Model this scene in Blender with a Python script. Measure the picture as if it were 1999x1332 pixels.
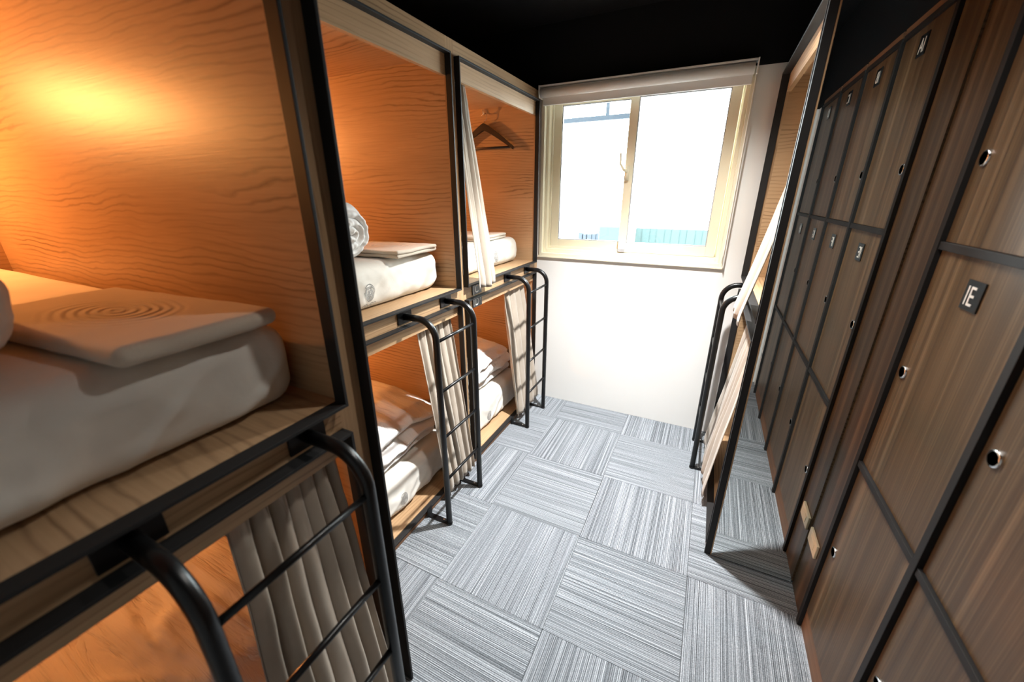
import bpy, bmesh, math, random
from mathutils import Vector, Matrix, noise as mnoise

random.seed(7)
S = bpy.context.scene
C = S.collection
for o in list(bpy.data.objects):
    bpy.data.objects.remove(o)

# ------------------------------------------------------------------ camera
F_PX = 760.38
cam_d = bpy.data.cameras.new('camera')
cam = bpy.data.objects.new('camera', cam_d)
C.objects.link(cam)
cam_d.sensor_fit = 'HORIZONTAL'
cam_d.sensor_width = 36.0
cam_d.lens = F_PX * 36.0 / 1999.0
cam_d.clip_start = 0.02
rot = Matrix.Rotation(0.4572, 3, 'Z') @ Matrix.Rotation(1.2138, 3, 'X') @ Matrix.Rotation(-0.0021, 3, 'Z')
cam.matrix_world = Matrix.Translation((0, 0, 1.6078)) @ rot.to_4x4()
cam_d.dof.use_dof = True
cam_d.dof.focus_distance = 2.1
cam_d.dof.aperture_fstop = 2.2
S.camera = cam

# ------------------------------------------------------------------ world, exposure
W = bpy.data.worlds.new('overcast_sky')
S.world = W
W.use_nodes = True
bg = W.node_tree.nodes['Background']
bg.inputs['Color'].default_value = (0.90, 0.96, 1.0, 1)
bg.inputs['Strength'].default_value = 25.0
S.view_settings.view_transform = 'Standard'
S.view_settings.look = 'None'
S.view_settings.gamma = 1.0
S.view_settings.use_curve_mapping = False
S.view_settings.exposure = 0.0

YW = 2.787          # inner face of the window wall
YB = -0.56          # inner face of the wall behind the camera
WX0, WX1, WZ0, WZ1 = -1.138, 0.100, 1.185, 2.255    # window opening
DL, DL_W = (-0.22, 1.94), (210.0, 540.0)        # ceiling downlight
DL2_W = 52.0
LAMP_COL = (1.0, 0.40, 0.115)
LAMP_W = 46.0

pd = bpy.data.lights.new('window_portal', 'AREA')    # importance-sampling guide for the sky, gives no light itself
pd.shape = 'RECTANGLE'
pd.size = WX1 - WX0
pd.size_y = WZ1 - WZ0
pd.cycles.is_portal = True
po = bpy.data.objects.new('window_portal', pd)
C.objects.link(po)
po.location = ((WX0 + WX1) / 2, YW + 0.16, (WZ0 + WZ1) / 2)
po.rotation_euler = (-math.pi / 2, 0, 0)

# ------------------------------------------------------------------ materials
def new_mat(name):
    m = bpy.data.materials.new(name)
    m.use_nodes = True
    nt = m.node_tree
    return m, nt, nt.nodes['Principled BSDF']

def N(nt, t, **kw):
    n = nt.nodes.new(t)
    for k, v in kw.items():
        if k in n.inputs.keys():
            n.inputs[k].default_value = v
        else:
            setattr(n, k, v)
    return n

def math_node(nt, op, a, b=None, c=None):
    n = nt.nodes.new('ShaderNodeMath')
    n.operation = op
    for i, v in enumerate((a, b, c)):
        if v is None:
            continue
        if isinstance(v, (int, float)):
            n.inputs[i].default_value = v
        else:
            nt.links.new(v, n.inputs[i])
    return n.outputs[0]

def ramp(nt, fac, stops):
    n = nt.nodes.new('ShaderNodeValToRGB')
    el = n.color_ramp.elements
    while len(el) < len(stops):
        el.new(0.5)
    for e, (p, c) in zip(el, stops):
        e.position = p
        e.color = (c[0], c[1], c[2], 1)
    nt.links.new(fac, n.inputs[0])
    return n.outputs[0]

def coords(nt, rnd=3.0):
    tc = nt.nodes.new('ShaderNodeTexCoord')
    oi = nt.nodes.new('ShaderNodeObjectInfo')
    r = math_node(nt, 'MULTIPLY', oi.outputs['Random'], rnd)
    v = nt.nodes.new('ShaderNodeVectorMath')
    v.operation = 'ADD'
    nt.links.new(tc.outputs['Object'], v.inputs[0])
    nt.links.new(r, v.inputs[1])
    return v.outputs[0]

def vscale(nt, v, s):
    n = nt.nodes.new('ShaderNodeVectorMath')
    n.operation = 'MULTIPLY'
    nt.links.new(v, n.inputs[0])
    n.inputs[1].default_value = s
    return n.outputs[0]

def bump(nt, bsdf, h, strength, dist):
    b = nt.nodes.new('ShaderNodeBump')
    b.inputs['Strength'].default_value = strength
    b.inputs['Distance'].default_value = dist
    nt.links.new(h, b.inputs['Height'])
    nt.links.new(b.outputs[0], bsdf.inputs['Normal'])

def wood(name, along, perp, base, light, dark, freq=50.0, warp=8.5, rough=0.42, line=0.22):
    """veneer with thin wavy dark grain lines running along one axis"""
    m, nt, b = new_mat(name)
    v = coords(nt)
    sc = [1, 1, 1]
    for i in range(3):
        sc[i] = 1.0 if i == along else 3.2
    n1 = N(nt, 'ShaderNodeTexNoise', Scale=1.0, Detail=5.0, Roughness=0.52, Distortion=0.3)
    nt.links.new(vscale(nt, v, sc), n1.inputs['Vector'])
    sep = nt.nodes.new('ShaderNodeSeparateXYZ')
    nt.links.new(v, sep.inputs[0])
    p = math_node(nt, 'MULTIPLY', sep.outputs[perp], freq)
    w = math_node(nt, 'MULTIPLY_ADD', n1.outputs[0], warp, p)
    # contour lines of the warped field
    pp = math_node(nt, 'PINGPONG', w, 0.5)
    lines = math_node(nt, 'SUBTRACT', 1.0, math_node(nt, 'MINIMUM', math_node(nt, 'DIVIDE', pp, line), 1.0))
    sc2 = [9, 9, 9]
    sc2[along] = 1.7
    n2 = N(nt, 'ShaderNodeTexNoise', Scale=1.0, Detail=2.0)
    nt.links.new(vscale(nt, v, sc2), n2.inputs['Vector'])
    brk = math_node(nt, 'MULTIPLY', lines, math_node(nt, 'MULTIPLY_ADD', n2.outputs[0], 3.2, -1.15))
    brk.node.use_clamp = True
    sc3 = [190, 190, 190]
    sc3[along] = 5.0
    n3 = N(nt, 'ShaderNodeTexNoise', Scale=1.0, Detail=2.0)
    nt.links.new(vscale(nt, v, sc3), n3.inputs['Vector'])
    mixv = math_node(nt, 'MULTIPLY_ADD', n3.outputs[0], 0.35, math_node(nt, 'MULTIPLY', n1.outputs[0], 0.65))
    col = ramp(nt, mixv, [(0.36, base), (0.62, light)])
    mx = nt.nodes.new('ShaderNodeMix')
    mx.data_type = 'RGBA'
    nt.links.new(math_node(nt, 'MULTIPLY', brk, 0.8), mx.inputs['Factor'])
    nt.links.new(col, mx.inputs[6])
    mx.inputs[7].default_value = (*dark, 1)
    nt.links.new(mx.outputs[2], b.inputs['Base Color'])
    b.inputs['Roughness'].default_value = rough
    b.inputs['Specular IOR Level'].default_value = 0.3
    bump(nt, b, n3.outputs[0], 0.08, 0.002)
    return m

def straight_wood(name, perp, along, cols, rough=0.4):
    """quarter-cut veneer: straight parallel stripes"""
    m, nt, b = new_mat(name)
    v = coords(nt, 5.0)
    sc = [1.0, 1.0, 1.0]
    sc[perp] = 34.0
    sc[along] = 0.25
    n1 = N(nt, 'ShaderNodeTexNoise', Scale=1.0, Detail=2.0, Roughness=0.5)
    nt.links.new(vscale(nt, v, sc), n1.inputs['Vector'])
    sc[perp] = 230.0
    sc[along] = 0.9
    n2 = N(nt, 'ShaderNodeTexNoise', Scale=1.0, Detail=2.0)
    nt.links.new(vscale(nt, v, sc), n2.inputs['Vector'])
    f = math_node(nt, 'MULTIPLY_ADD', n1.outputs[0], 0.6, math_node(nt, 'MULTIPLY', n2.outputs[0], 0.4))
    col = ramp(nt, f, [(0.33, cols[0]), (0.5, cols[1]), (0.66, cols[2])])
    nt.links.new(col, b.inputs['Base Color'])
    b.inputs['Roughness'].default_value = rough
    b.inputs['Specular IOR Level'].default_value = 0.3
    bump(nt, b, n2.outputs[0], 0.06, 0.002)
    return m

def plain(name, col, rough=0.5, metal=0.0, spec=0.5, grain=0.0, gscale=300.0, var=0.0):
    m, nt, b = new_mat(name)
    b.inputs['Base Color'].default_value = (*col, 1)
    b.inputs['Roughness'].default_value = rough
    b.inputs['Metallic'].default_value = metal
    b.inputs['Specular IOR Level'].default_value = spec
    v = coords(nt)
    n = N(nt, 'ShaderNodeTexNoise', Scale=gscale, Detail=2.0)
    nt.links.new(v, n.inputs['Vector'])
    if grain:
        bump(nt, b, n.outputs[0], grain, 0.002)
    if var:
        n2 = N(nt, 'ShaderNodeTexNoise', Scale=gscale * 0.02, Detail=3.0)
        nt.links.new(v, n2.inputs['Vector'])
        c = ramp(nt, n2.outputs[0], [(0.3, [x * (1 - var) for x in col]), (0.7, [min(1, x * (1 + var)) for x in col])])
        nt.links.new(c, b.inputs['Base Color'])
    return m

def fabric(name, col, col2, weave=900.0, strength=0.25, sheen=0.2, wrinkle=0.0):
    m, nt, b = new_mat(name)
    v = coords(nt)
    n = N(nt, 'ShaderNodeTexNoise', Scale=weave, Detail=1.0)
    nt.links.new(v, n.inputs['Vector'])
    n2 = N(nt, 'ShaderNodeTexNoise', Scale=7.0, Detail=4.0, Roughness=0.6)
    nt.links.new(v, n2.inputs['Vector'])
    c = ramp(nt, n2.outputs[0], [(0.3, col), (0.7, col2)])
    nt.links.new(c, b.inputs['Base Color'])
    b.inputs['Roughness'].default_value = 0.85
    b.inputs['Specular IOR Level'].default_value = 0.15
    b.inputs['Sheen Weight'].default_value = sheen
    h = n.outputs[0]
    if wrinkle:
        n3 = N(nt, 'ShaderNodeTexNoise', Scale=11.0, Detail=5.0, Roughness=0.62, Distortion=1.2)
        nt.links.new(v, n3.inputs['Vector'])
        h = math_node(nt, 'MULTIPLY_ADD', n3.outputs[0], wrinkle, math_node(nt, 'MULTIPLY', n.outputs[0], 0.08))
    bump(nt, b, h, strength, 0.004)
    return m

def carpet(name, perp):
    m, nt, b = new_mat(name)
    v = coords(nt, 9.0)
    sc = [0.9, 0.9, 0.9]
    sc[perp] = 400.0
    n = N(nt, 'ShaderNodeTexNoise', Scale=1.0, Detail=2.0, Roughness=0.65)
    nt.links.new(vscale(nt, v, sc), n.inputs['Vector'])
    n2 = N(nt, 'ShaderNodeTexNoise', Scale=420.0, Detail=2.0)
    nt.links.new(v, n2.inputs['Vector'])
    sep = nt.nodes.new('ShaderNodeSeparateXYZ')
    nt.links.new(v, sep.inputs[0])
    rib = math_node(nt, 'SINE', math_node(nt, 'MULTIPLY', sep.outputs[perp], 2 * math.pi / 0.0062))
    f = math_node(nt, 'MULTIPLY_ADD', n2.outputs[0], 0.35, math_node(nt, 'MULTIPLY', n.outputs[0], 0.75))
    f = math_node(nt, 'MULTIPLY_ADD', rib, 0.065, f)
    col = ramp(nt, f, [(0.38, (0.035, 0.039, 0.044)), (0.50, (0.14, 0.153, 0.168)), (0.60, (0.25, 0.268, 0.29)), (0.72, (0.48, 0.505, 0.54))])
    nt.links.new(col, b.inputs['Base Color'])
    b.inputs['Roughness'].default_value = 0.95
    b.inputs['Specular IOR Level'].default_value = 0.1
    h = math_node(nt, 'MULTIPLY_ADD', rib, 0.35, n2.outputs[0])
    bump(nt, b, h, 0.55, 0.004)
    return m

TAN, TANL, TAND = (0.375, 0.232, 0.122), (0.47, 0.305, 0.172), (0.14, 0.070, 0.033)
M = {}
M['wood_x_z'] = wood('oak_veneer_side', 0, 2, TAN, TANL, TAND)
M['wood_x_y'] = wood('oak_veneer_deck_across', 0, 1, TAN, TANL, TAND, freq=34)
M['wood_y_x'] = wood('oak_veneer_deck_along', 1, 0, TAN, TANL, TAND, freq=60, warp=4)
M['wood_y_z'] = wood('oak_veneer_board', 1, 2, TAN, TANL, TAND, freq=60, warp=4)
M['wood_z_y'] = wood('oak_veneer_stile', 2, 1, TAN, TANL, TAND, freq=50, warp=4)
M['walnut'] = straight_wood('walnut_locker_door', 1, 2, [(0.042, 0.024, 0.012), (0.080, 0.048, 0.023), (0.155, 0.099, 0.052)], 0.38)
M['walnut_edge'] = straight_wood('walnut_edge', 2, 1, [(0.12, 0.06, 0.03), (0.17, 0.085, 0.042), (0.22, 0.12, 0.06)], 0.5)
M['black'] = plain('black_powder_coat', (0.0045, 0.0045, 0.005), 0.30, 0.0, 0.36, 0.10, 500)
M['black_bar'] = plain('black_steel_bar', (0.017, 0.016, 0.016), 0.55, 0.0, 0.2, 0.10, 500)
M['black_paint'] = plain('black_wall_paint', (0.006, 0.006, 0.007), 0.8, 0, 0.2, 0.1, 200)
M['white_wall'] = plain('white_wall_paint', (0.70, 0.69, 0.67), 0.7, 0, 0.3, 0.05, 120, 0.015)
M['ivory'] = plain('ivory_window_frame', (0.78, 0.72, 0.55), 0.4, 0, 0.5, 0.02, 200)
M['blind'] = plain('white_blind_fabric', (0.72, 0.71, 0.70), 0.7, 0, 0.3, 0.1, 700)
M['white_plastic'] = plain('white_plastic', (0.8, 0.8, 0.78), 0.35)
M['grey_plastic'] = plain('grey_plastic', (0.35, 0.35, 0.36), 0.5)
M['beige_plastic'] = plain('beige_socket_plastic', (0.82, 0.70, 0.48), 0.4)
M['chrome'] = plain('chrome', (0.75, 0.75, 0.75), 0.2, 1.0)
M['dark_hole'] = plain('dark_keyhole', (0.015, 0.012, 0.01), 0.4)
M['letter'] = plain('white_lettering', (0.62, 0.60, 0.56), 0.6)
M['plate'] = plain('black_acrylic_plate', (0.012, 0.013, 0.014), 0.25)
M['ink'] = plain('grey_ink_print', (0.11, 0.11, 0.12), 0.9)
M['sheet'] = fabric('cream_bed_sheet', (0.66, 0.63, 0.57), (0.74, 0.71, 0.65), 1200, 0.35, 0.1, 0.9)
M['duvet'] = fabric('white_duvet', (0.74, 0.73, 0.71), (0.80, 0.79, 0.77), 900, 0.45, 0.15, 1.0)
m_, nt_, b_ = new_mat('white_duvet_creased')
b_.inputs['Base Color'].default_value = (0.77, 0.76, 0.74, 1)
b_.inputs['Roughness'].default_value = 0.85
b_.inputs['Specular IOR Level'].default_value = 0.15
v_ = coords(nt_)
n_ = N(nt_, 'ShaderNodeTexNoise', Scale=1.0, Detail=4.0, Roughness=0.6, Distortion=0.6)
nt_.links.new(vscale(nt_, v_, (2.2, 22.0, 16.0)), n_.inputs['Vector'])
cr_ = math_node(nt_, 'PINGPONG', math_node(nt_, 'MULTIPLY', n_.outputs[0], 5.0), 0.5)
bump(nt_, b_, math_node(nt_, 'POWER', cr_, 0.5), 0.55, 0.006)
M['duvet_creased'] = m_
M['curtain'] = fabric('beige_curtain', (0.31, 0.258, 0.205), (0.37, 0.308, 0.245), 1400, 0.15, 0.25)
M['hanger'] = plain('dark_wood_hanger', (0.022, 0.012, 0.008), 0.4)
M['carpet_x'] = carpet('carpet_ribs_along_x', 1)
M['carpet_y'] = carpet('carpet_ribs_along_y', 0)
M['subfloor'] = plain('concrete_subfloor', (0.2, 0.2, 0.2), 0.9)
M['teal'] = plain('teal_painted_metal', (0.034, 0.060, 0.059), 0.7)
M['steel_blue'] = plain('blue_grey_steel', (0.018, 0.027, 0.040), 0.5)
M['door_paint'] = plain('grey_door_paint', (0.35, 0.36, 0.37), 0.5)

# towel with an embossed swirl
m, nt, b = new_mat('beige_towel')
b.inputs['Base Color'].default_value = (0.58, 0.50, 0.40, 1)
b.inputs['Roughness'].default_value = 0.95
b.inputs['Sheen Weight'].default_value = 0.4
tc = nt.nodes.new('ShaderNodeTexCoord')
nz = N(nt, 'ShaderNodeTexNoise', Scale=5.0, Detail=2.0)
nt.links.new(tc.outputs['Object'], nz.inputs['Vector'])
sep = nt.nodes.new('ShaderNodeSeparateXYZ')
nt.links.new(tc.outputs['Object'], sep.inputs[0])
rr = math_node(nt, 'SQRT', math_node(nt, 'ADD', math_node(nt, 'POWER', sep.outputs[0], 2.0),
                                     math_node(nt, 'MULTIPLY', math_node(nt, 'POWER', sep.outputs[1], 2.0), 2.2)))
wv = math_node(nt, 'SINE', math_node(nt, 'MULTIPLY_ADD', nz.outputs[0], 9.0, math_node(nt, 'MULTIPLY', rr, 250.0)))
msk = ramp(nt, rr, [(0.10, (1, 1, 1)), (0.17, (0, 0, 0))])
pile = N(nt, 'ShaderNodeTexNoise', Scale=600.0, Detail=2.0)
nt.links.new(tc.outputs['Object'], pile.inputs['Vector'])
hh = math_node(nt, 'MULTIPLY_ADD', math_node(nt, 'MULTIPLY', wv, msk), 0.75, math_node(nt, 'MULTIPLY', pile.outputs[0], 0.35))
bump(nt, b, hh, 0.6, 0.006)
M['towel'] = m

m, nt, b = new_mat('mirror_silver')
b.inputs['Base Color'].default_value = (0.83, 0.86, 0.85, 1)
b.inputs['Metallic'].default_value = 1.0
b.inputs['Roughness'].default_value = 0.0
M['mirror'] = m

m = bpy.data.materials.new('window_glass')
m.use_nodes = True
nt = m.node_tree
nt.nodes.clear()
out = nt.nodes.new('ShaderNodeOutputMaterial')
tr = N(nt, 'ShaderNodeBsdfTransparent', Color=(0.95, 0.985, 0.975, 1))
gl = N(nt, 'ShaderNodeBsdfGlossy', Roughness=0.02)
fr = N(nt, 'ShaderNodeFresnel', IOR=1.35)
mx = nt.nodes.new('ShaderNodeMixShader')
nt.links.new(fr.outputs[0], mx.inputs[0])
nt.links.new(tr.outputs[0], mx.inputs[1])
nt.links.new(gl.outputs[0], mx.inputs[2])
nt.links.new(mx.outputs[0], out.inputs[0])
M['glass'] = m

m, nt, b = new_mat('lamp_diffuser')
b.inputs['Emission Color'].default_value = (*LAMP_COL, 1)
b.inputs['Emission Strength'].default_value = 8.0
M['lamp_glow'] = m

m, nt, b = new_mat('downlight_glow')
b.inputs['Emission Color'].default_value = (0.93, 0.97, 1.0, 1)
b.inputs['Emission Strength'].default_value = 20.0
M['downlight_glow'] = m

# ------------------------------------------------------------------ mesh helpers
class MB:
    def __init__(self):
        self.v, self.f = [], []

    def add(self, vs, fs):
        o = len(self.v)
        self.v += [tuple(p) for p in vs]
        self.f += [tuple(i + o for i in f) for f in fs]
        return self

    def box(self, x0, x1, y0, y1, z0, z1):
        x0, x1 = min(x0, x1), max(x0, x1)
        y0, y1 = min(y0, y1), max(y0, y1)
        z0, z1 = min(z0, z1), max(z0, z1)
        vs = [(x, y, z) for x in (x0, x1) for y in (y0, y1) for z in (z0, z1)]
        fs = [(0, 1, 3, 2), (4, 6, 7, 5), (0, 4, 5, 1), (2, 3, 7, 6), (0, 2, 6, 4), (1, 5, 7, 3)]
        return self.add(vs, fs)

    def tube(self, pts, r, n=12, cap=True):
        pts = [Vector(p) for p in pts]
        rs = r if isinstance(r, (list, tuple)) else [r] * len(pts)
        vs, fs = [], []
        t0 = (pts[1] - pts[0]).normalized()
        ref = Vector((0, 0, 1)) if abs(t0.z) < 0.9 else Vector((1, 0, 0))
        u = t0.cross(ref).normalized()
        for i, p in enumerate(pts):
            t = (pts[min(i + 1, len(pts) - 1)] - pts[max(i - 1, 0)]).normalized()
            u = (u - t * u.dot(t)).normalized()
            w = t.cross(u)
            for k in range(n):
                a = 2 * math.pi * k / n
                vs.append(p + (u * math.cos(a) + w * math.sin(a)) * rs[i])
        for i in range(len(pts) - 1):
            for k in range(n):
                fs.append((i * n + k, i * n + (k + 1) % n, (i + 1) * n + (k + 1) % n, (i + 1) * n + k))
        if cap:
            fs.append(tuple(range(n))[::-1])
            fs.append(tuple((len(pts) - 1) * n + k for k in range(n)))
        return self.add(vs, fs)

    def build(self, name, mat, parent=None, smooth=False, bev=0.0):
        L = Vector(parent.matrix_world.translation) if parent else Vector((0, 0, 0))
        if parent is not None:
            p, L = parent, Vector((0, 0, 0))
            while p is not None:
                L += p.location
                p = p.parent
        me = bpy.data.meshes.new(name)
        me.from_pydata([tuple(Vector(p) - L) for p in self.v], [], self.f)
        bm = bmesh.new()
        bm.from_mesh(me)
        bmesh.ops.recalc_face_normals(bm, faces=bm.faces)
        if bev:
            bmesh.ops.bevel(bm, geom=bm.edges[:], offset=bev, segments=2, affect='EDGES', profile=0.5)
        bm.to_mesh(me)
        bm.free()
        if smooth:
            for p in me.polygons:
                p.use_smooth = True
        me.materials.append(M[mat])
        o = bpy.data.objects.new(name, me)
        C.objects.link(o)
        o.parent = parent
        return o

def B(name, mat, parent, x0, x1, y0, y1, z0, z1, bev=0.0):
    return MB().box(x0, x1, y0, y1, z0, z1).build(name, mat, parent, bev=bev)

def thing(name, label, cat, loc, group=None):
    o = bpy.data.objects.new(name, None)
    C.objects.link(o)
    o.location = loc
    o.empty_display_size = 0.05
    return tag(o, label, cat, group)

def tag(o, label, cat, group=None):
    o['label'] = label
    o['category'] = cat
    if group:
        o['group'] = group
    return o

def struct(o, label=None, cat=None):
    o['kind'] = 'structure'
    if label:
        o['label'] = label
        o['category'] = cat
    return o

def recentre(o):
    """top-level single mesh: put the origin at the base of the mesh"""
    vs = [v.co for v in o.data.vertices]
    c = Vector((sum(v.x for v in vs) / len(vs), sum(v.y for v in vs) / len(vs), min(v.z for v in vs)))
    o.data.transform(Matrix.Translation(-c))
    o.location = c
    return o

def fbm(p, oct=3):
    s, a = 0.0, 1.0
    p = Vector(p)
    for _ in range(oct):
        s += a * mnoise.noise(p)
        p = p * 2.03
        a *= 0.5
    return s

def axis_samples(h, r, n):
    edge = [0, 0.12, 0.3, 0.52, 0.76]
    a = [-h + r * e for e in edge]
    mid = [-(h - r) + 2 * (h - r) * i / n for i in range(n + 1)]
    return a + mid + [-x for x in a[::-1]]

def soft_box(cx, cy, z0, sx, sy, sz, r, nx, ny, nz, disp=None):
    """rounded upholstered block; disp(p_local, normal) -> offset vector"""
    h = (sx / 2, sy / 2, sz / 2)
    ax = [axis_samples(h[i], min(r, h[i] * 0.98), n) for i, n in enumerate((nx, ny, nz))]
    rr = min(r, min(h) * 0.98)
    idx, vs, fs = {}, [], []

    def vert(i, j, k):
        key = (i, j, k)
        if key in idx:
            return idx[key]
        p = Vector((ax[0][i], ax[1][j], ax[2][k]))
        q = Vector([max(-(h[a] - rr), min(h[a] - rr, p[a])) for a in range(3)])
        d = p - q
        nrm = d.normalized() if d.length > 1e-9 else Vector((0, 0, 1))
        p = q + nrm * rr
        if disp:
            p = p + disp(p, nrm)
        idx[key] = len(vs)
        vs.append((p.x + cx, p.y + cy, p.z + z0 + h[2]))
        return idx[key]
    n = [len(a) - 1 for a in ax]
    for a, bb, c in ((0, 1, 2), (1, 2, 0), (2, 0, 1)):
        for side in (0, n[c]):
            for i in range(n[a]):
                for j in range(n[bb]):
                    q = []
                    for di, dj in ((0, 0), (1, 0), (1, 1), (0, 1)):
                        t = [0, 0, 0]
                        t[a], t[bb], t[c] = i + di, j + dj, side
                        q.append(vert(*t))
                    fs.append(tuple(q))
    mb = MB()
    mb.v, mb.f = vs, fs
    return mb

def text_mesh(txt, size):
    cu = bpy.data.curves.new('letter', 'FONT')
    cu.body = txt
    cu.size = size
    cu.extrude = 0.0004
    ob = bpy.data.objects.new('letter', cu)
    C.objects.link(ob)
    bpy.context.view_layer.update()
    dg = bpy.context.evaluated_depsgraph_get()
    me = bpy.data.meshes.new_from_object(ob.evaluated_get(dg))
    bpy.data.objects.remove(ob)
    return me

def place_text(txt, size, mat, parent, at, right, sx=1.0):
    """flat lettering on a vertical plane; right = world direction of reading"""
    me = text_mesh(txt, size)
    r = Vector(right)
    up = Vector((0, 0, 1))
    n = r.cross(up)
    mt = Matrix((( r.x * sx, up.x, n.x), (r.y * sx, up.y, n.y), (r.z * sx, up.z, n.z))).to_4x4()
    L, p = Vector((0, 0, 0)), parent
    while p is not None:
        L += p.location
        p = p.parent
    me.transform(Matrix.Translation(Vector(at) - L) @ mt)
    me.materials.clear()
    me.materials.append(M[mat])
    o = bpy.data.objects.new('letter', me)
    C.objects.link(o)
    o.parent = parent
    return o

# ------------------------------------------------------------------ floor of carpet tiles
XL, XR = -3.30, 2.32
fl = B('floor', 'subfloor', None, XL, XR, YB - 0.1, YW + 0.2, -0.10, -0.008)
struct(fl, 'floor laid with ribbed blue grey carpet tiles', 'floor')
TX, TY = -0.8565, 0.9901
for i in range(-1, 3):
    for j in range(-4, 4):
        x0, x1 = TX + 0.5 * i, TX + 0.5 * (i + 1)
        y0, y1 = TY + 0.5 * j, TY + 0.5 * (j + 1)
        y0, y1 = max(y0, YB), min(y1, YW)
        if y1 - y0 < 0.02:
            continue
        g = 0.0006
        t = MB().box(x0 + g, x1 - g, y0 + g, y1 - g, -0.008, 0.0).build(
            'carpet_tile', 'carpet_y' if (i + j) % 2 == 0 else 'carpet_x', fl, bev=0.0008)

# ------------------------------------------------------------------ walls and ceiling
ZB = 2.256           # black paint starts here
ZC = 2.62
ww = B('wall_window', 'white_wall', None, XL, WX0, YW, YW + 0.16, 0, ZB)
me = ww.data
mb = MB()
mb.box(XL, WX0, YW, YW + 0.16, 0, ZB).box(WX1, XR, YW, YW + 0.16, 0, ZB).box(WX0, WX1, YW, YW + 0.16, 0, WZ0)
bpy.data.objects.remove(ww)
ww = mb.build('wall_window', 'white_wall')
struct(ww, 'white plaster wall below and around the window', 'wall')
up = MB().box(XL, XR, YW, YW + 0.16, ZB, ZC).build('upper_band', 'black_paint', ww)
up['label'] = 'black painted band above the window'
struct(B('ceiling', 'black_paint', None, XL, XR, YB - 0.1, YW + 0.2, ZC, ZC + 0.1), 'black painted ceiling', 'ceiling')
struct(B('wall_left', 'black_paint', None, XL - 0.1, XL, YB - 0.1, YW + 0.2, -0.1, ZC + 0.1), 'dark wall behind the bunks', 'wall')
struct(B('wall_right', 'black_paint', None, XR, XR + 0.1, YB - 0.1, YW + 0.2, -0.1, ZC + 0.1), 'dark wall behind lockers and right bunk', 'wall')
wb = MB().box(XL, XR, YB - 0.1, YB, -0.1, 2.19).build('wall_back', 'white_wall')
struct(wb, 'white wall behind the camera', 'wall')
MB().box(XL, XR, YB - 0.1, YB, 2.19, ZC).build('upper_band', 'black_paint', wb)
wr = B('wall_return', 'white_wall', None, 0.575, 1.10, YB, -0.325, 0.0, 2.19)
struct(wr, 'short white wall return at the end of the lockers', 'wall')
sk = thing('wall_socket', 'white socket plate low on the wall beyond the last locker', 'socket', (0.575, -0.42, 0.28))
B('cover_plate', 'white_plastic', sk, 0.565, 0.575, -0.48, -0.36, 0.28, 0.35, 0.002)
B('socket_insert', 'grey_plastic', sk, 0.5635, 0.566, -0.455, -0.385, 0.30, 0.33)
# bulkhead above the lockers
struct(B('wall_bulkhead', 'black_paint', None, 0.565, 1.10, YB, 1.655, 2.20, ZC), 'black bulkhead above the lockers', 'wall')
# door behind the camera
dr = B('door_1', 'door_paint', None, -0.45, 0.40, YB, YB + 0.03, 0.0, 2.05)
struct(dr, 'flat grey door in the wall behind the camera', 'door')
MB().tube([(0.32, YB + 0.03, 1.0), (0.32, YB + 0.07, 1.0), (0.22, YB + 0.07, 1.0)], 0.009).build('door_handle', 'chrome', dr, True)

# ------------------------------------------------------------------ window
wn = bpy.data.objects.new('window_1', None)
C.objects.link(wn)
wn.location = ((WX0 + WX1) / 2, YW, WZ0)
struct(wn, 'ivory aluminium sliding window with two sashes above white wall', 'window')
# casing: two steps on every side
def ring(mb, x0, x1, z0, z1, t, y0, y1, tb=None, tt=None):
    tb = t if tb is None else tb
    tt = t if tt is None else tt
    mb.box(x0, x0 + t, y0, y1, z0, z1)
    mb.box(x1 - t, x1, y0, y1, z0, z1)
    mb.box(x0 + t, x1 - t, y0, y1, z0, z0 + tb)
    mb.box(x0 + t, x1 - t, y0, y1, z1 - tt, z1)
    return mb
ring(MB(), WX0, WX1, WZ0, WZ1, 0.022, YW - 0.010, YW + 0.13).build('outer_frame', 'ivory', wn, bev=0.002)
ring(MB(), WX0 + 0.022, WX1 - 0.022, WZ0 + 0.022, WZ1 - 0.022, 0.020, YW + 0.030, YW + 0.13, 0.028).build('track_frame', 'ivory', wn, bev=0.002)
ring(MB(), WX0 + 0.042, WX1 - 0.042, WZ0 + 0.05, WZ1 - 0.042, 0.012, YW + 0.075, YW + 0.13, 0.016).build('inner_track', 'ivory', wn, bev=0.0015)
def sash(x0, x1, y, tl, tr):
    z0, z1 = WZ0 + 0.052, WZ1 - 0.044
    s = MB()
    s.box(x0, x0 + tl, y, y + 0.028, z0, z1).box(x1 - tr, x1, y, y + 0.028, z0, z1)
    s.box(x0 + tl, x1 - tr, y, y + 0.028, z0, z0 + 0.062).box(x0 + tl, x1 - tr, y, y + 0.028, z1 - 0.03, z1)
    so = s.build('sash', 'ivory', wn, bev=0.0015)
    B('pane', 'glass', so, x0 + tl - 0.004, x1 - tr + 0.004, y + 0.011, y + 0.016, z0 + 0.058, z1 - 0.026)
    g = MB()
    ring(g, x0 + tl, x1 - tr, z0 + 0.062, z1 - 0.03, 0.006, y + 0.007, y + 0.020)
    g.build('gasket', 'grey_plastic', so)
    return so
sash(-1.082, -0.515, YW + 0.085, 0.055, 0.05)
sb = sash(-0.565, 0.046, YW + 0.045, 0.052, 0.055)
lt = MB().box(-0.560, -0.535, YW + 0.028, YW + 0.045, 1.70, 1.79)
lt.tube([(-0.548, YW + 0.030, 1.755), (-0.565, YW + 0.012, 1.765), (-0.588, YW + 0.006, 1.80), (-0.590, YW + 0.004, 1.865)], [0.011, 0.009, 0.007, 0.006], 8)
lt.build('latch', 'ivory', wn, True)
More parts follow.
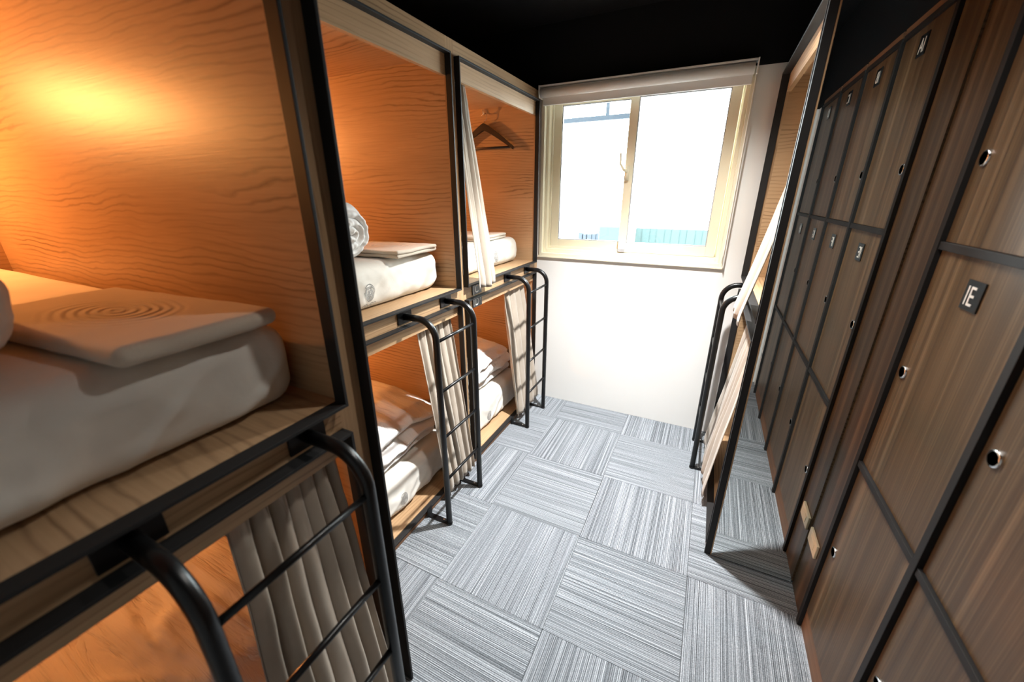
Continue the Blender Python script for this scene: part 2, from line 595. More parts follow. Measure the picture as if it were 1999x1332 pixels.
B('stop_block', 'grey_plastic', wn, -0.562, -0.515, YW + 0.024, YW + 0.040, WZ0 + 0.055, WZ0 + 0.075, 0.001)
B('sill_lip', 'ivory', wn, WX0 - 0.006, WX1 + 0.006, YW - 0.016, YW + 0.03, WZ0 - 0.012, WZ0, 0.002)

# roller blind, rolled up
bl = thing('roller_blind', 'white roller blind rolled up along the top of the window', 'blind', ((WX0 + WX1) / 2, YW - 0.045, 2.17))
by, bz = YW - 0.050, 2.236
MB().tube([(WX0 + 0.008, by, bz), (WX1 - 0.018, by, bz)], 0.028, 20).build('fabric_roll', 'blind', bl, True)
B('head_rail', 'blind', bl, WX0 + 0.002, WX1 - 0.004, YW - 0.072, YW - 0.0005, 2.268, 2.276, 0.001)
B('hem_bar', 'blind', bl, WX0 + 0.012, WX1 - 0.022, YW - 0.026, YW - 0.014, 2.168, 2.215, 0.002)
for xx in (WX0, WX1 - 0.010):
    B('end_bracket', 'white_plastic', bl, xx, xx + 0.006, YW - 0.080, YW - 0.0005, 2.205, 2.276, 0.001)
ch = MB()
for dx in (-0.006, 0.006):
    pts = [(WX1 - 0.012 + 0.006, by + dx, bz - 0.01 - (2.226 - 1.215) * k / 12) for k in range(13)]
    ch.tube(pts, 0.0022, 6)
ch.build('bead_chain', 'white_plastic', bl, True)

# things outside the window
struct(B('outdoor_ground', 'subfloor', None, -6, 5, YW + 0.2, YW + 9, -1.1, -1.0), 'pale ground outside the window', 'ground')
ob = thing('outdoor_rail', 'blue grey steel bar with upright outside the left pane', 'rail', (-1.05, YW + 1.0, 2.22))
B('crossbar', 'steel_blue', ob, -2.4, -0.72, YW + 0.98, YW + 1.01, 2.216, 2.254)
B('post', 'steel_blue', ob, -2.40, -2.37, YW + 0.98, YW + 1.01, -1.0, 2.216)
B('upright', 'steel_blue', ob, -0.955, -0.925, YW + 0.98, YW + 1.0, 2.254, 3.0)
tr_ = B('water_tank', 'teal', None, -1.45, -1.06, YW + 3.0, YW + 3.6, -1.0, 1.20, 0.02)
tag(recentre(tr_), 'pale teal box standing outside the left pane', 'tank')
fb = thing('corrugated_fence', 'pale teal corrugated fence outside the right pane', 'fence', (-0.3, YW + 3.3, -1.0))
for k in range(16):
    x0 = -0.98 + k * 0.1
    MB().box(x0, x0 + 0.1, YW + 3.3 - 0.012 * (k % 2), YW + 3.32, -1.0, 1.165).build('fence_panel', 'teal', fb)
lw = thing('far_rooftops', 'low blue grey rooftops outside the lower left pane', 'rooftop', (-1.9, YW + 4.5, -1.0))
for k, (x0, x1, z) in enumerate([(-2.05, -1.98, 0.965), (-1.96, -1.9, 0.94), (-1.88, -1.8, 0.945), (-1.79, -1.72, 0.95), (-1.71, -1.6, 0.965)]):
    B('roof', 'steel_blue', lw, x0 - 0.15, x1 - 0.15, YW + 4.5, YW + 4.9, -1.0, z)

# ------------------------------------------------------------------ capsule bunks
Z_TOP = 2.258
def capsule(label, xp, sg, y0, y1, ys0, ys1, depth, prot, deck_mat, lamps=(True, True), power=1.0):
    """end-entry double capsule. xp: front panel plane, sg: +1 opens towards +x, -1 towards -x"""
    X = lambda d: xp + sg * d
    root = thing('capsule_bunk', label, 'bunk bed', (X(-depth / 2), (y0 + y1) / 2, 0))
    D = depth
    def P(name, mat, d0, d1, ya, yb, za, zb, par=root, bev=0.0):
        return B(name, mat, par, X(d0), X(d1), ya, yb, za, zb, bev)
    for ya, yb in ((ys0, y0), (y1, ys1)):
        sp = P('side_panel', 'wood_x_z', -D, -0.012, ya, yb, 0.0, Z_TOP)
        P('edge_strip', 'wood_z_y', -0.012, 0.0, ya, yb, 0.0, Z_TOP, sp)
    P('back_panel', 'wood_y_z', -D - 0.02, -D, ys0, ys1, 0.0, Z_TOP)
    P('ceiling_panel', 'wood_x_y', -D, -0.02, y0, y1, 2.180, 2.20)
    P('top_panel', 'wood_x_y', -D, -0.02, ys0 + 0.001, ys1 - 0.001, Z_TOP - 0.018, Z_TOP - 0.001)
    P('fascia', 'wood_y_z', -0.02, 0.0, y0, y1, 2.188, Z_TOP)
    P('valance', 'wood_y_z', -0.02, 0.0, y0, y1, 2.108, 2.188)
    P('upper_deck', deck_mat, -D, 0.0, y0, y1, 1.122, 1.150)
    P('lower_ceiling_panel', 'wood_x_y', -D, -0.02, y0, y1, 1.104, 1.122)
    P('middle_fascia', 'wood_y_z', -0.02, 0.0, y0, y1, 1.070, 1.122)
    P('lower_valance', 'wood_y_z', -0.02, 0.0, y0, y1, 1.003, 1.070)
    P('lower_deck', deck_mat, -D, 0.0, y0, y1, 0.004, 0.038)
    P('kickboard', 'walnut_edge', 0.0, prot - 0.004, y0, y1, 0.001, 0.026)
    t = 0.008
    for za, zb in ((1.142, 2.196), (0.026, 1.071)):
        f = bpy.data.objects.new('opening_frame', None)
        C.objects.link(f)
        f.parent = root
        f['label'] = 'black flat steel frame around the opening'
        P('frame_bar', 'black_bar', 0.0002, prot, y0, y0 + t, za, zb, f, 0.001)
        P('frame_bar', 'black_bar', 0.0002, prot, y1 - t, y1, za, zb, f, 0.001)
        P('frame_bar', 'black_bar', 0.0002, prot, y0 + t, y1 - t, zb - t, zb, f, 0.001)
        P('frame_bar', 'black_bar', 0.0002, prot, y0 + t, y1 - t, za, za + t, f, 0.001)
    # curtain tracks behind the valances
    P('curtain_track', 'white_plastic', -0.045, -0.025, y0 + 0.01, y1 - 0.01, 2.160, 2.178)
    P('curtain_track', 'white_plastic', -0.045, -0.025, y0 + 0.01, y1 - 0.01, 1.088, 1.102)
    # reading lamps deep inside, under the ceiling
    for lvl, on in enumerate(lamps):
        zc = (2.180, 1.104)[lvl]
        dx, ly = -1.80, y0 + 0.40
        lamp = bpy.data.objects.new('reading_lamp', None)
        C.objects.link(lamp)
        lamp.parent = root
        lx = X(dx)
        mbl = MB().tube([(lx, ly, zc), (lx, ly, zc - (0.15, 0.07)[lvl])], 0.01, 10)
        mbl.build('stem', 'black', lamp, True)
        d = Vector((sg * 0.50, 0.80, -0.34)).normalized()
        c = Vector((lx, ly, zc - (0.17, 0.09)[lvl]))
        sh = MB().tube([c - d * 0.05, c - d * 0.045, c + d * 0.01, c + d * 0.05], [0.012, 0.03, 0.042, 0.050], 20, cap=False)
        sh.build('shade', 'black', lamp, True)
        MB().tube([c + d * 0.0, c + d * 0.022], 0.024, 14).build('bulb', 'lamp_glow' if on else 'white_plastic', lamp, True)
        if on:
            ld = bpy.data.lights.new('reading_lamp_light', 'SPOT')
            ld.color = LAMP_COL
            ld.energy = LAMP_W * (2.2, 2.2)[lvl] * power
            ld.spot_size = math.radians(172)
            ld.spot_blend = 0.75
            ld.shadow_soft_size = 0.03
            lo = bpy.data.objects.new('reading_lamp_light', ld)
            C.objects.link(lo)
            lo.location = c + d * 0.055
            lo.rotation_euler = d.to_track_quat('-Z', 'Y').to_euler()
    return root

XP1, XP2 = -0.7406, -1.1564
cap1 = capsule('nearest capsule bunk on the left, jutting out into the aisle', XP1, 1, -0.400, 0.557, -0.50, 0.626, 1.92, 0.036, 'wood_x_y', power=0.68)
# end bar on the outer corner of the near block
B('corner_bar', 'black_bar', cap1, XP1 + 0.0002, XP1 + 0.036, 0.626, 0.634, 0.001, Z_TOP, 0.001)
B('corner_stile', 'wood_z_y', cap1, XP1 - 0.06, XP1, 0.6262, 0.634, 0.0, Z_TOP)
B('outer_side_panel', 'wood_x_z', cap1, XP1 - 0.50, XP1 - 0.06, 0.6262, 0.634, 0.0, Z_TOP)
cap2 = capsule('middle capsule bunk on the left with a rolled duvet in its upper bed', XP2, 1, 0.739, 1.696, 0.636, 1.7272, 2.0, 0.030, 'wood_y_x')
cap3 = capsule('left capsule bunk next to the window, marked C1 and D1', XP2, 1, 1.7585, 2.7155, 1.7274, YW - 0.002, 2.0, 0.030, 'wood_y_x')
XPR = 0.245
cap4 = capsule('right capsule bunk behind the mirror, opposite the window-end bunk', XPR, -1, 1.700, 2.725, 1.672, YW - 0.002, 2.0, 0.035, 'wood_y_x', (False, False))

# number plates on the bunk by the window
for zz, ch_, inner in ((1.078, 'C', True), (1.004, 'D', False)):
    pl = B('number_plate', 'plate', cap3, XP2 + 0.0005, XP2 + 0.005, 1.838, 1.938, zz, zz + 0.062, 0.001)
    pl['label'] = 'black plate lettered ' + ch_ + '1'
    place_text(ch_, 0.062, 'letter', pl, (XP2 + 0.0056, 1.860, zz + 0.010), (0, 1, 0), 0.95)
    place_text('(' if ch_ == 'C' else 'I', 0.062, 'letter', pl, (XP2 + 0.0056, 1.842, zz + 0.010), (0, 1, 0), 0.7)
    place_text('1', 0.034, 'letter', pl, (XP2 + 0.0056, 1.912, zz + 0.030), (0, 1, 0), 1.0)
for zz in (1.078, 1.004):
    B('number_plate', 'plate', cap4, XPR - 0.005, XPR - 0.0005, 1.77, 1.87, zz, zz + 0.062, 0.001)

# mirror on the end of the right bunk
mr = thing('wall_mirror', 'tall mirror covering the end panel of the right bunk, facing the camera', 'mirror', (0.41, 1.664, 0.0))
B('mirror_glass', 'mirror', mr, 0.2395, 0.556, 1.656, 1.662, 0.004, 2.25)
B('backing_board', 'wood_x_z', mr, 0.2350, 0.5565, 1.662, 1.6715, 0.001, 2.255)
B('corner_strip', 'black_bar', mr, 0.2095, 0.2345, 1.6585, 1.6715, 0.001, 2.255, 0.001)
B('edge_trim', 'wood_z_y', mr, 0.2350, 0.2392, 1.6565, 1.6618, 0.004, 2.25)

# ------------------------------------------------------------------ ladders
def ladder(label, xp, sg, ya, yb, off):
    X = lambda d: xp + sg * d
    root = thing('bunk_ladder', label, 'ladder', (X(off), (ya + yb) / 2, 0), 'bunk ladders')
    zt, rb, rt = 1.108, 0.085, 0.0150
    for y in (ya, yb):
        pts = [(X(0.004), y, zt), (X(off - rb) , y, zt)]
        for k in range(1, 11):
            a = math.pi / 2 * k / 10
            pts.append((X(off - rb + rb * math.sin(a)), y, zt - rb + rb * math.cos(a)))
        pts += [(X(off), y, 0.6), (X(off), y, 0.004)]
        r = MB().tube(pts, rt, 16).build('rail', 'black', root, True)
        MB().tube([(X(off), y, 0.0005), (X(off), y, 0.012)], rt + 0.001, 16).build('rubber_foot', 'black', r, True)
        B('mount_plate', 'black', root, X(0.0005), X(0.006), y - 0.045, y + 0.045, 1.080, 1.136, 0.001)
        fb = MB().box(X(0.0375), X(off - rt * 0.6), y - 0.012, y + 0.012, 0.004, 0.010)
        fb.box(X(0.0375), X(0.0415), y - 0.018, y + 0.018, 0.002, 0.055)
        fb.build('foot_bracket', 'black', root)
        MB().tube([(X(off - 0.035), y, 0.010), (X(off - 0.035), y, 0.014)], 0.006, 6).build('bolt', 'chrome', root)
    for z in (1.012, 0.766, 0.522, 0.277):
        MB().tube([(X(off), ya, z), (X(off), yb, z)], 0.0075, 12).build('rung', 'black', root, True)
    return root
ladder('nearest black tube ladder, cut off by the lower picture edge', XP1, 1, 0.150, 0.462, 0.172)
ladder('black tube ladder on the middle left bunk', XP2, 1, 1.270, 1.580, 0.166)
ladder('black tube ladder on the left bunk beside the window wall', XP2, 1, 2.275, 2.590, 0.160)
ladder('black tube ladder on the right bunk behind the mirror corner', XPR, -1, 2.312, 2.640, 0.122)

# ------------------------------------------------------------------ curtains
def curtain(label, ytop, ybot, xtop, xbot, z1, z0, folds, amp, seed, n=150, flare=1.0):
    rnd = random.Random(seed)
    ph = [rnd.uniform(0, 6.28) for _ in range(6)]
    mb = MB()
    nv = 44
    for j in range(nv + 1):
        v = j / nv
        s = v ** flare
        for i in range(n + 1):
            u = i / n
            y = (ytop[0] + (ytop[1] - ytop[0]) * u) * (1 - s) + (ybot[0] + (ybot[1] - ybot[0]) * u) * s
            x = xtop + (xbot - xtop) * min(1, s * 1.05)
            uu = u + 0.03 * math.sin(3.1 * u + ph[0]) + 0.012 * math.sin(4 * v + ph[1] + 5 * u)
            a = amp * (0.55 + 0.45 * min(1, v * 3)) * (0.75 + 0.35 * math.sin(9 * u + ph[2]))
            w = math.sin(2 * math.pi * folds * uu + ph[3])
            w = (2 * abs(math.sin(math.pi * folds * uu + ph[3])) ** 0.75 - 1.0) * (1 if xbot > xtop else -1)
            pin = math.sin(2 * math.pi * folds * 2 * uu + ph[4]) * max(0.0, 1 - v * 7) * 0.7
            x += a * (w + pin) + 0.006 * fbm((u * 5, v * 3, seed), 2)
            y += 0.35 * a * math.cos(2 * math.pi * folds * uu + ph[3]) + 0.004 * fbm((u * 4 + 9, v * 4, seed), 2)
            z = z1 + (z0 - z1) * v + 0.006 * math.sin(7 * u + ph[5]) * v
            mb.v.append((x, y, z))
    for j in range(nv):
        for i in range(n):
            a = j * (n + 1) + i
            mb.f.append((a, a + 1, a + n + 2, a + n + 1))
    o = mb.build('curtain', 'curtain', None, True)
    md = o.modifiers.new('thickness', 'SOLIDIFY')
    md.thickness = 0.0022
    recentre(o)
    return tag(o, label, 'curtain', 'bunk curtains')
curtain('beige curtain hanging in the upper opening of the bunk marked C1', (1.788, 1.900), (1.790, 1.985), XP2 - 0.046, XP2 + 0.066, 2.150, 1.128, 3.6, 0.014, 3)
curtain('beige curtain behind the nearest ladder', (0.290, 0.534), (0.215, 0.536), XP1 - 0.045, XP1 + 0.060, 1.06, 0.060, 6.5, 0.016, 11, 200)
curtain('beige curtain behind the ladder of the middle left bunk', (1.385, 1.660), (1.405, 1.676), XP2 - 0.045, XP2 + 0.062, 1.06, 0.045, 5.3, 0.016, 5)
curtain('beige curtain behind the ladder beside the window wall', (2.280, 2.610), (2.290, 2.705), XP2 - 0.045, XP2 + 0.062, 1.06, 0.050, 4.6, 0.015, 8)
curtain('beige curtain bunched in the upper opening of the right bunk', (1.725, 1.815), (1.730, 2.020), XPR + 0.045, XPR - 0.085, 2.150, 1.120, 4.2, 0.014, 21, flare=1.5)
curtain('beige curtain in the lower opening of the right bunk', (2.02, 2.45), (1.98, 2.60), XPR + 0.045, XPR - 0.060, 1.06, 0.055, 5.5, 0.013, 15)

# ------------------------------------------------------------------ bedding
def mattress(label, xp, sg, y0, y1, z0, h, setback, seed, logo=None):
    xf = xp - sg * setback
    length = 1.78
    cx, cy = xf - sg * length / 2, (y0 + y1) / 2
    sy = y1 - y0
    def disp(p, nrm):
        f = max(0.0, nrm.x * sg)                 # front face
        q = (p.y * 5.0 + p.z * 3.0, p.z * 5.0 - p.y * 1.2, seed)
        w = fbm(q, 3)
        rid = 1 - abs(mnoise.noise((p.y * 8.0 - p.z * 9.0, p.z * 4.0 + p.y * 2.0, seed + 4.2))) * 3.0
        low = max(0.0, min(1.0, 0.75 - (p.z + h / 2) / h))
        pinch = abs(math.sin(p.y * 26 + 2.5 * math.sin(p.y * 9 + seed))) ** 0.6
        out = f * (0.012 * w + 0.013 * max(0, rid) * (0.25 + low) - 0.009 * low * low * pinch)
        top = max(0.0, nrm.z) * 0.006 * fbm((p.x * 2.2, p.y * 3.0, seed + 1.0), 2)
        return Vector((sg * out, 0, top))
    mb = soft_box(cx, cy, z0, length, sy, h, 0.055, 34, 84, 14, disp)
    root = thing('mattress', label, 'mattress', (cx, cy, z0))
    mb.build('covered_mattress', 'sheet', root, True)
    if logo is not None:
        # printed spiral mark with a row of small marks below, following the front surface
        ly, lz, s = logo
        def surf(y, z):
            p = Vector((sg * length / 2, y - cy, z - z0 - h / 2))
            hz = h / 2
            zz = abs(p.z) - (hz - 0.055)
            x = p.x
            if zz > 0:
                x = sg * (length / 2 - 0.055 + math.sqrt(max(0, 0.055 ** 2 - min(zz, 0.0549) ** 2)))
            q = Vector((x, p.y, p.z))
            nx = sg if zz <= 0 else sg * math.sqrt(max(0, 1 - (min(zz, 0.0549) / 0.055) ** 2))
            d = disp(q, Vector((nx, 0, 0)))
            return (cx + q.x + d.x + sg * 0.0022, y, z)
        lg = MB()
        def arc(r, a0, a1, w):
            n = 28
            o = len(lg.v)
            for k in range(n + 1):
                a = a0 + (a1 - a0) * k / n
                for rr_ in (r - w, r + w):
                    lg.v.append(surf(ly + math.cos(a) * rr_ * 0.92, lz + math.sin(a) * rr_ * 1.1))
            for k in range(n):
                lg.f.append((o + 2 * k, o + 2 * k + 1, o + 2 * k + 3, o + 2 * k + 2))
        for k in range(6):
            r = s * (0.22 + 0.78 * k / 5)
            gap = 0.5 if k % 2 == 0 else 0.25
            a0 = 0.5 + 1.1 * (k % 3)
            arc(r, a0 + gap, a0 + 2 * math.pi - gap, s * 0.032)
        arc(s * 0.10, 0.3, 4.2, s * 0.03)
        for k, (dy, a0, a1) in enumerate([(-1.0, 0.8, 5.4), (-0.5, 0, 6.0), (0.0, 3.3, 6.1), (0.5, 0.5, 5.6), (1.0, 0.2, 3.0)]):
            n = 12
            o = len(lg.v)
            for i in range(n + 1):
                a = a0 + (a1 - a0) * i / n
                for rr_ in (0.17, 0.23):
                    lg.v.append(surf(ly + s * (dy + math.cos(a) * rr_), lz - s * 1.55 + s * math.sin(a) * rr_))
            for i in range(n):
                lg.f.append((o + 2 * i, o + 2 * i + 1, o + 2 * i + 3, o + 2 * i + 2))
        lo = lg.build('printed_logo', 'ink', root)
        lo['label'] = 'grey concentric swirl print with small lettering below'
    return root
mattress('cream mattress on the upper deck of the nearest left bunk', XP1, 1, -0.375, 0.538, 1.151, 0.190, 0.090, 1.3, (-0.02, 1.225, 0.036))
mattress('cream mattress on the upper deck of the middle left bunk', XP2, 1, 0.765, 1.676, 1.151, 0.190, 0.095, 2.7, (1.176, 1.226, 0.034))
mattress('cream mattress on the upper deck of the bunk marked C1', XP2, 1, 1.785, 2.685, 1.151, 0.175, 0.110, 4.1, (2.33, 1.225, 0.030))
mattress('cream mattress on the floor deck of the nearest left bunk', XP1, 1, -0.375, 0.538, 0.039, 0.225, 0.09, 5.5)
mattress('cream mattress on the floor deck of the middle left bunk', XP2, 1, 0.765, 1.676, 0.039, 0.225, 0.075, 6.2, (1.205, 0.125, 0.030))
mattress('cream mattress on the floor deck of the bunk marked D1', XP2, 1, 1.785, 2.685, 0.039, 0.225, 0.075, 7.9, (2.12, 0.125, 0.030))
mattress('cream mattress on the upper deck of the right bunk', XPR, -1, 1.725, 2.70, 1.151, 0.180, 0.12, 8.4)
mattress('cream mattress on the floor deck of the right bunk', XPR, -1, 1.725, 2.70, 0.039, 0.225, 0.09, 9.6)

def duvet(label, xp, sg, y0, y1, z0, h, setback, seed, length=1.45):
    xf = xp - sg * setback
    cx, cy = xf - sg * length / 2, (y0 + y1) / 2
    def disp(p, nrm):
        d = Vector((0, 0, 0))
        fx = (p.x * sg + length / 2) / length            # 1 at the front
        up_ = max(0.0, nrm.z)
        w1 = mnoise.noise((p.x * 1.6, p.y * 11.0 + 1.2 * mnoise.noise((p.x * 3, p.y * 2, seed)), seed))
        w2 = mnoise.noise((p.x * 4.0, p.y * 21.0, seed + 3.3))
        w3 = 1 - abs(mnoise.noise((p.x * 2.2 + 0.6 * w1, p.y * 17.0 + 2.0 * w1, seed + 8.1))) * 3.0
        d.z += up_ * (0.020 * w1 + 0.008 * w2 + 0.012 * max(0.0, w3))
        # droop to the front edge
        d.z -= 0.055 * max(0.0, fx - 0.80) / 0.20 * (p.z / h + 0.5) * (0.8 + 0.4 * mnoise.noise((p.y * 3, seed, 1.0)))
        f = max(0.0, nrm.x * sg)
        zz = (p.z / h + 0.5)
        lay = abs(math.sin(math.pi * (zz * 3.2 + 0.55 * mnoise.noise((p.y * 3.5, zz * 2, seed + 7))))) ** 0.55
        d.x += sg * f * (0.085 * (lay - 0.7) + 0.022 * fbm((p.y * 6, p.z * 9, seed + 2), 3))
        s = abs(nrm.y)
        d.y += -math.copysign(1, nrm.y) * s * 0.012 * (0.5 + fbm((p.x * 4, p.z * 6, seed), 2)) if s > 0.01 else 0
        return d
    mb = soft_box(cx, cy, z0, length, y1 - y0, h, 0.085, 70, 70, 18, disp)
    o = mb.build('duvet', 'duvet_creased', None, True)
    recentre(o)
    return tag(o, label, 'duvet', 'folded duvets on the floor decks')
duvet('white duvet folded on the floor deck of the nearest left bunk', XP1, 1, -0.365, 0.528, 0.272, 0.215, 0.13, 1.1)
duvet('white duvet folded in layers on the floor deck of the middle left bunk', XP2, 1, 0.775, 1.666, 0.270, 0.235, 0.150, 3.7)
duvet('white duvet folded on the floor deck of the bunk marked D1', XP2, 1, 1.80, 2.675, 0.270, 0.235, 0.170, 9.3)
duvet('white duvet folded on the floor deck of the right bunk', XPR, -1, 1.735, 2.69, 0.272, 0.20, 0.10, 12.5)

def roll(label, xf, yc, z0, R, length, seed):
    """duvet rolled up, spiral end facing the aisle (+x)"""
    mb = MB()
    na, nl, nr = 90, 34, 26
    def rad(a, t):
        q = 1 + 0.055 * fbm((math.cos(a) * 1.6, math.sin(a) * 1.6, t * 4 + seed), 3)
        q += 0.025 * abs(math.sin(a * 4.5 + t * 7)) - 0.02
        flat = 1 - 0.10 * max(0, -math.sin(a)) ** 3
        end = 1 - 0.18 * max(0.0, (0.12 - t) / 0.12) ** 2
        return R * q * flat * end
    for i in range(nl + 1):
        t = i / nl
        for k in range(na):
            a = 2 * math.pi * k / na
            r = rad(a, t)
            mb.v.append((xf - length * t, yc + r * math.cos(a), z0 + R * 0.97 + r * math.sin(a)))
    for i in range(nl):
        for k in range(na):
            mb.f.append((i * na + k, i * na + (k + 1) % na, (i + 1) * na + (k + 1) % na, (i + 1) * na + k))
    base = len(mb.v)
    for j in range(1, nr + 1):
        u = 1 - j / nr
        for k in range(na):
            a = 2 * math.pi * k / na
            r = rad(a, 0) * u
            sp = (u * 3.1 + a / (2 * math.pi)) % 1.0
            hgt = 0.022 * math.sin(math.pi * sp) ** 0.7 + 0.016 * (1 - u * u) + 0.008 * fbm((math.cos(a) * u * 4, math.sin(a) * u * 4, seed), 2)
            hgt *= min(1.0, (1 - u) * 6)
            mb.v.append((xf + hgt, yc + r * math.cos(a), z0 + R * 0.97 + r * math.sin(a)))
    for j in range(nr):
        o0 = 0 if j == 0 else base + (j - 1) * na
        o1 = base + j * na
        for k in range(na):
            mb.f.append((o0 + k, o1 + k, o1 + (k + 1) % na, o0 + (k + 1) % na))
    mb.f.append(tuple(nl * na + k for k in range(na)))
    o = mb.build('rolled_duvet', 'duvet', None, True)
    recentre(o)
    return tag(o, label, 'duvet', 'rolled duvets on the upper beds')
roll('rolled white duvet at the left picture edge on the nearest upper bed', -0.940, 0.080, 1.345, 0.112, 0.5, 2.2)
roll('rolled white duvet on the upper bed of the middle left bunk', -1.315, 1.172, 1.343, 0.128, 0.5, 5.4)

def towel(label, cx, cy, z0, sx, sy, sz, ang, seed, layers=2):
    root = thing('folded_towel', label, 'towel', (cx, cy, z0), 'folded towels')
    th = sz / layers
    for k in range(layers):
        def disp(p, nrm):
            q = fbm((p.x * 9, p.y * 9, seed + k), 2)
            d = Vector((0.006 * mnoise.noise((p.y * 9, seed, k)), 0.006 * mnoise.noise((p.x * 9, seed, k + 5)), 0.003 * q * abs(nrm.z)))
            return d
        kx = 0.012 * (k - 0.5)
        mb = soft_box(kx, -kx * 0.8, k * th * 0.98, sx - 0.012 * k, sy - 0.01 * k, th, th * 0.49, 40, 30, 1, disp)
        ca, sa = math.cos(ang), math.sin(ang)
        mb.v = [(cx + x * ca - y * sa, cy + x * sa + y * ca, z0 + z) for x, y, z in mb.v]
        mb.build('towel_fold', 'towel', root, True)
    return root
towel('beige folded towel with embossed swirl on the nearest upper mattress', -1.085, 0.338, 1.349, 0.58, 0.285, 0.036, math.radians(5), 1.0, 1)
towel('pale folded towel on the upper mattress of the middle left bunk', -1.43, 1.475, 1.348, 0.42, 0.32, 0.034, math.radians(4), 4.0)
towel('pale folded towel on the upper mattress of the bunk marked C1', -1.47, 2.37, 1.331, 0.36, 0.36, 0.034, math.radians(3), 6.0)

# ------------------------------------------------------------------ ceiling downlight (above the picture)
def downlight(label, px, py, beams):
    dl = thing('ceiling_downlight', label, 'lamp', (px, py, ZC - 0.10), 'ceiling downlights')
    MB().tube([(px, py, ZC - 0.001), (px, py, ZC - 0.10)], 0.05, 24, cap=False).build('can', 'black', dl, True)
    MB().tube([(px, py, ZC - 0.06), (px, py, ZC - 0.075)], 0.042, 24).build('lens', 'downlight_glow', dl)
    for en, ang, colr, aim in beams:        # wide flood and tighter core of the same lamp
        sd = bpy.data.lights.new('downlight_beam', 'SPOT')
        sd.color = colr
        sd.energy = en
        sd.spot_size = math.radians(ang)
        sd.spot_blend = 1.0
        sd.shadow_soft_size = 0.04
        so_ = bpy.data.objects.new('downlight_beam', sd)
        C.objects.link(so_)
        so_.location = (px, py, ZC - 0.115)
        so_.rotation_euler = Vector(aim).to_track_quat('-Z', 'Y').to_euler()
downlight('black ceiling downlight above the aisle near the window', DL[0], DL[1],
          ((DL_W[0], 124, (1.0, 0.97, 0.91), (0, 0, -1)), (DL_W[1], 84, (0.95, 0.98, 1.0), (-0.15, 0.03, -1))))
downlight('black ceiling downlight above the camera end of the aisle', 0.04, 1.12, ((DL2_W, 116, (1.0, 0.97, 0.91), (0, 0, -1)),))

# ------------------------------------------------------------------ coat hook and hanger
hy = 2.7155
hk = thing('coat_hook', 'small metal hook on the wood wall above the hanger', 'hook', (-1.538, hy, 2.14))
B('hook_plate', 'chrome', hk, -1.550, -1.526, hy - 0.004, hy - 0.0003, 2.145, 2.176, 0.001)
pts = [(-1.538, hy - 0.004, 2.158)] + [(-1.538, hy - 0.022 - 0.016 * math.sin(a), 2.148 - 0.014 * (1 - math.cos(a)) + 0.0) for a in [k * math.pi / 8 for k in range(-4, 5)]]
MB().tube([(-1.538, hy - 0.004, 2.150), (-1.538, hy - 0.014, 2.138), (-1.538, hy - 0.026, 2.136), (-1.538, hy - 0.036, 2.146), (-1.538, hy - 0.038, 2.166)], 0.0035, 10).build('hook_arm', 'chrome', hk, True)
hg = thing('clothes_hanger', 'dark wooden clothes hanger on the hook of the bunk marked C1', 'hanger', (-1.54, hy - 0.027, 1.905))
yh = hy - 0.027
sh = MB()
prof = []
for k in range(-14, 15):
    t = k / 14
    z = 2.062 - 0.142 * (abs(t) ** 1.15)
    prof.append((-1.54 + 0.228 * t, yh, z))
o0 = 0
for i, (x, y, z) in enumerate(prof):
    t = (i - 14) / 14
    hh_ = 0.046 - 0.026 * abs(t)
    tk = 0.011 - 0.003 * abs(t)
    sh.v += [(x, y - tk, z - hh_ / 2), (x, y + tk, z - hh_ / 2), (x, y + tk, z + hh_ / 2), (x, y - tk, z + hh_ / 2)]
for i in range(len(prof) - 1):
    a = i * 4
    for k in range(4):
        sh.f.append((a + k, a + (k + 1) % 4, a + 4 + (k + 1) % 4, a + 4 + k))
sh.f += [(0, 1, 2, 3), tuple(len(sh.v) - 4 + k for k in range(4))]
sh.build('shoulder', 'hanger', hg)
MB().tube([(-1.745, yh, 1.926), (-1.335, yh, 1.926)], 0.0075, 10).build('trouser_bar', 'hanger', hg, True)
pts = [(-1.54, yh, 2.065), (-1.54, yh, 2.098)]
for k in range(0, 11):
    a = -math.pi / 2 + (math.pi * 1.35) * k / 10
    pts.append((-1.538 + 0.022 * math.cos(a), yh, 2.120 + 0.022 * math.sin(a)))
MB().tube(pts, 0.0022, 8).build('hook_wire', 'chrome', hg, True)

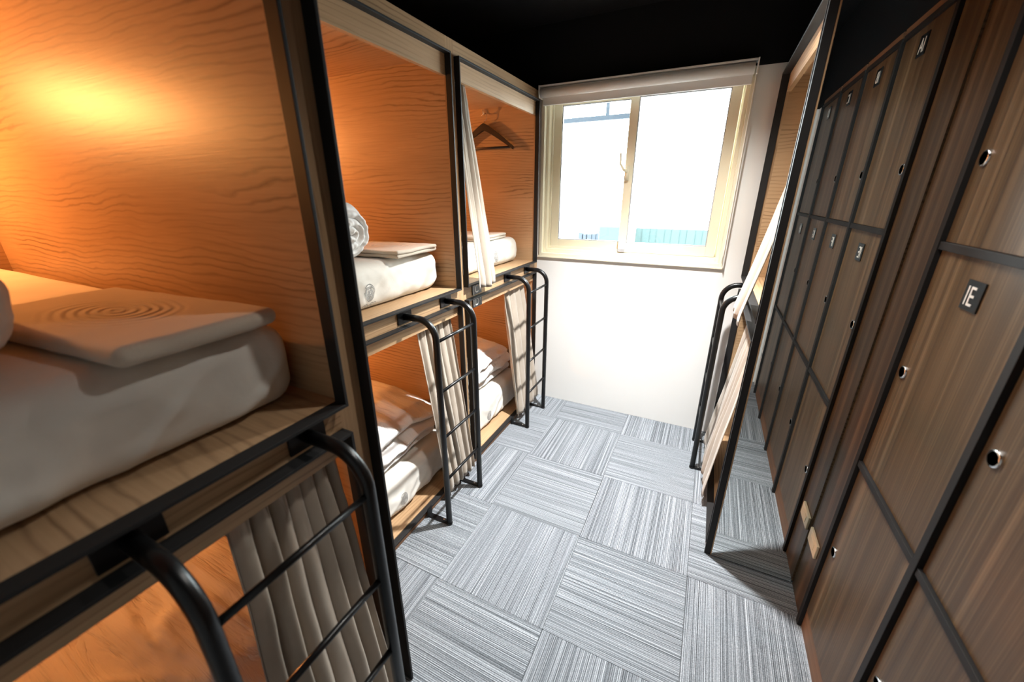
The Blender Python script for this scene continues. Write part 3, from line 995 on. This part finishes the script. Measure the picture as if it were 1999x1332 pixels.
# ------------------------------------------------------------------ lockers
XK = 0.562                     # door face
XPST = 0.550                   # post face
posts = [1.465, 1.0255, 0.5840, 0.1400, -0.300]
ROW = [0.095, 0.783, 1.482, 2.165]
names = [('A', 'E'), ('B', 'F'), ('C', 'G'), ('D', 'H')]
where = ['nearest the mirror', 'second from the mirror', 'third from the mirror', 'farthest from the mirror']
PW = 0.024
for c in range(4):
    yr, yl = posts[c], posts[c + 1]         # far and near post centres
    root = thing('locker_column', 'walnut locker column lettered %s and %s, %s' % (names[c][0], names[c][1], where[c]), 'locker', ((XK + 1.05) / 2, (yr + yl) / 2, 0), 'locker columns')
    B('body', 'walnut', root, XK + 0.019, 1.05, yl + 0.0005, yr - 0.0005, 0.001, 2.170)
    B('post', 'black_bar', root, XPST, XK + 0.019, yr - PW / 2, yr + PW / 2, 0.001, 2.168, 0.001)
    B('kickboard', 'walnut_edge', root, XK + 0.002, XK + 0.019, yl + PW / 2, yr - PW / 2, 0.001, 0.092)
    B('top_board', 'walnut_edge', root, XK - 0.008, XK + 0.019, yl + PW / 2, yr - PW / 2, 2.172, 2.196)
    for z in ROW[1:]:
        B('divider', 'black_bar', root, XPST + 0.003, XK + 0.019, yl + PW / 2, yr - PW / 2, z - 0.010, z + 0.010, 0.001)
    for r in range(3):
        za, zb = ROW[r] + (0.0105 if r else 0.0), ROW[r + 1] - 0.0105
        d = B('door', 'walnut', root, XK, XK + 0.018, yl + PW / 2 + 0.001, yr - PW / 2 - 0.001, za, zb, 0.0012)
        zk = (0.436, 1.130, 1.690)[r]
        yk = yr - 0.055
        lk = MB().tube([(XK, yk, zk), (XK - 0.004, yk, zk), (XK - 0.005, yk, zk), (XK - 0.005, yk, zk), (XK - 0.004, yk, zk), (XK - 0.0005, yk, zk)],
                       [0.0185, 0.0185, 0.0175, 0.0150, 0.0140, 0.0138], 24, cap=False)
        lk.build('lock_ring', 'chrome', d, True)
        MB().tube([(XK - 0.0030, yk, zk), (XK - 0.0004, yk, zk)], 0.0137, 20).build('lock_barrel', 'dark_hole', d)
        if r > 0:
            L = names[c][2 - r]
            yc = (yl + yr) / 2 - 0.004
            zt = (1.357, 2.058)[r - 1]
            pl = B('letter_plate', 'plate', d, XK - 0.004, XK - 0.0004, yc - 0.034, yc + 0.034, zt, zt + 0.068, 0.0008)
            for txt, yy, sx in (('I', yc + 0.024, 0.75), (L, yc + 0.012, 0.78)):
                o = place_text(txt, 0.064, 'letter', d, (XK - 0.0046, yy, zt + 0.011), (0, -1, 0), sx)
# end post and filler panel against the mirror
ep = thing('locker_filler', 'walnut filler panel with a socket between mirror and lockers', 'panel', (0.6, 1.56, 0))
B('filler_board', 'walnut', ep, XK, XK + 0.018, 1.4775, 1.6555, 0.001, 2.196, 0.001)
B('filler_side', 'walnut', ep, XK + 0.018, 1.05, 1.640, 1.6555, 0.001, 2.196)
e2 = B('locker_end_post', 'black_bar', None, XPST, XK + 0.019, -0.3245, -0.3125, 0.001, 2.168, 0.001)
tag(recentre(e2), 'black end post of the lockers, farthest from the mirror', 'post')
so = thing('wall_socket', 'beige socket plate low on the walnut panel beside the mirror', 'socket', (XK, 1.575, 0.283))
B('cover_plate', 'beige_plastic', so, XK - 0.010, XK - 0.0003, 1.522, 1.632, 0.283, 0.345, 0.002)
B('socket_insert', 'beige_plastic', so, XK - 0.0115, XK - 0.0095, 1.548, 1.606, 0.300, 0.328)
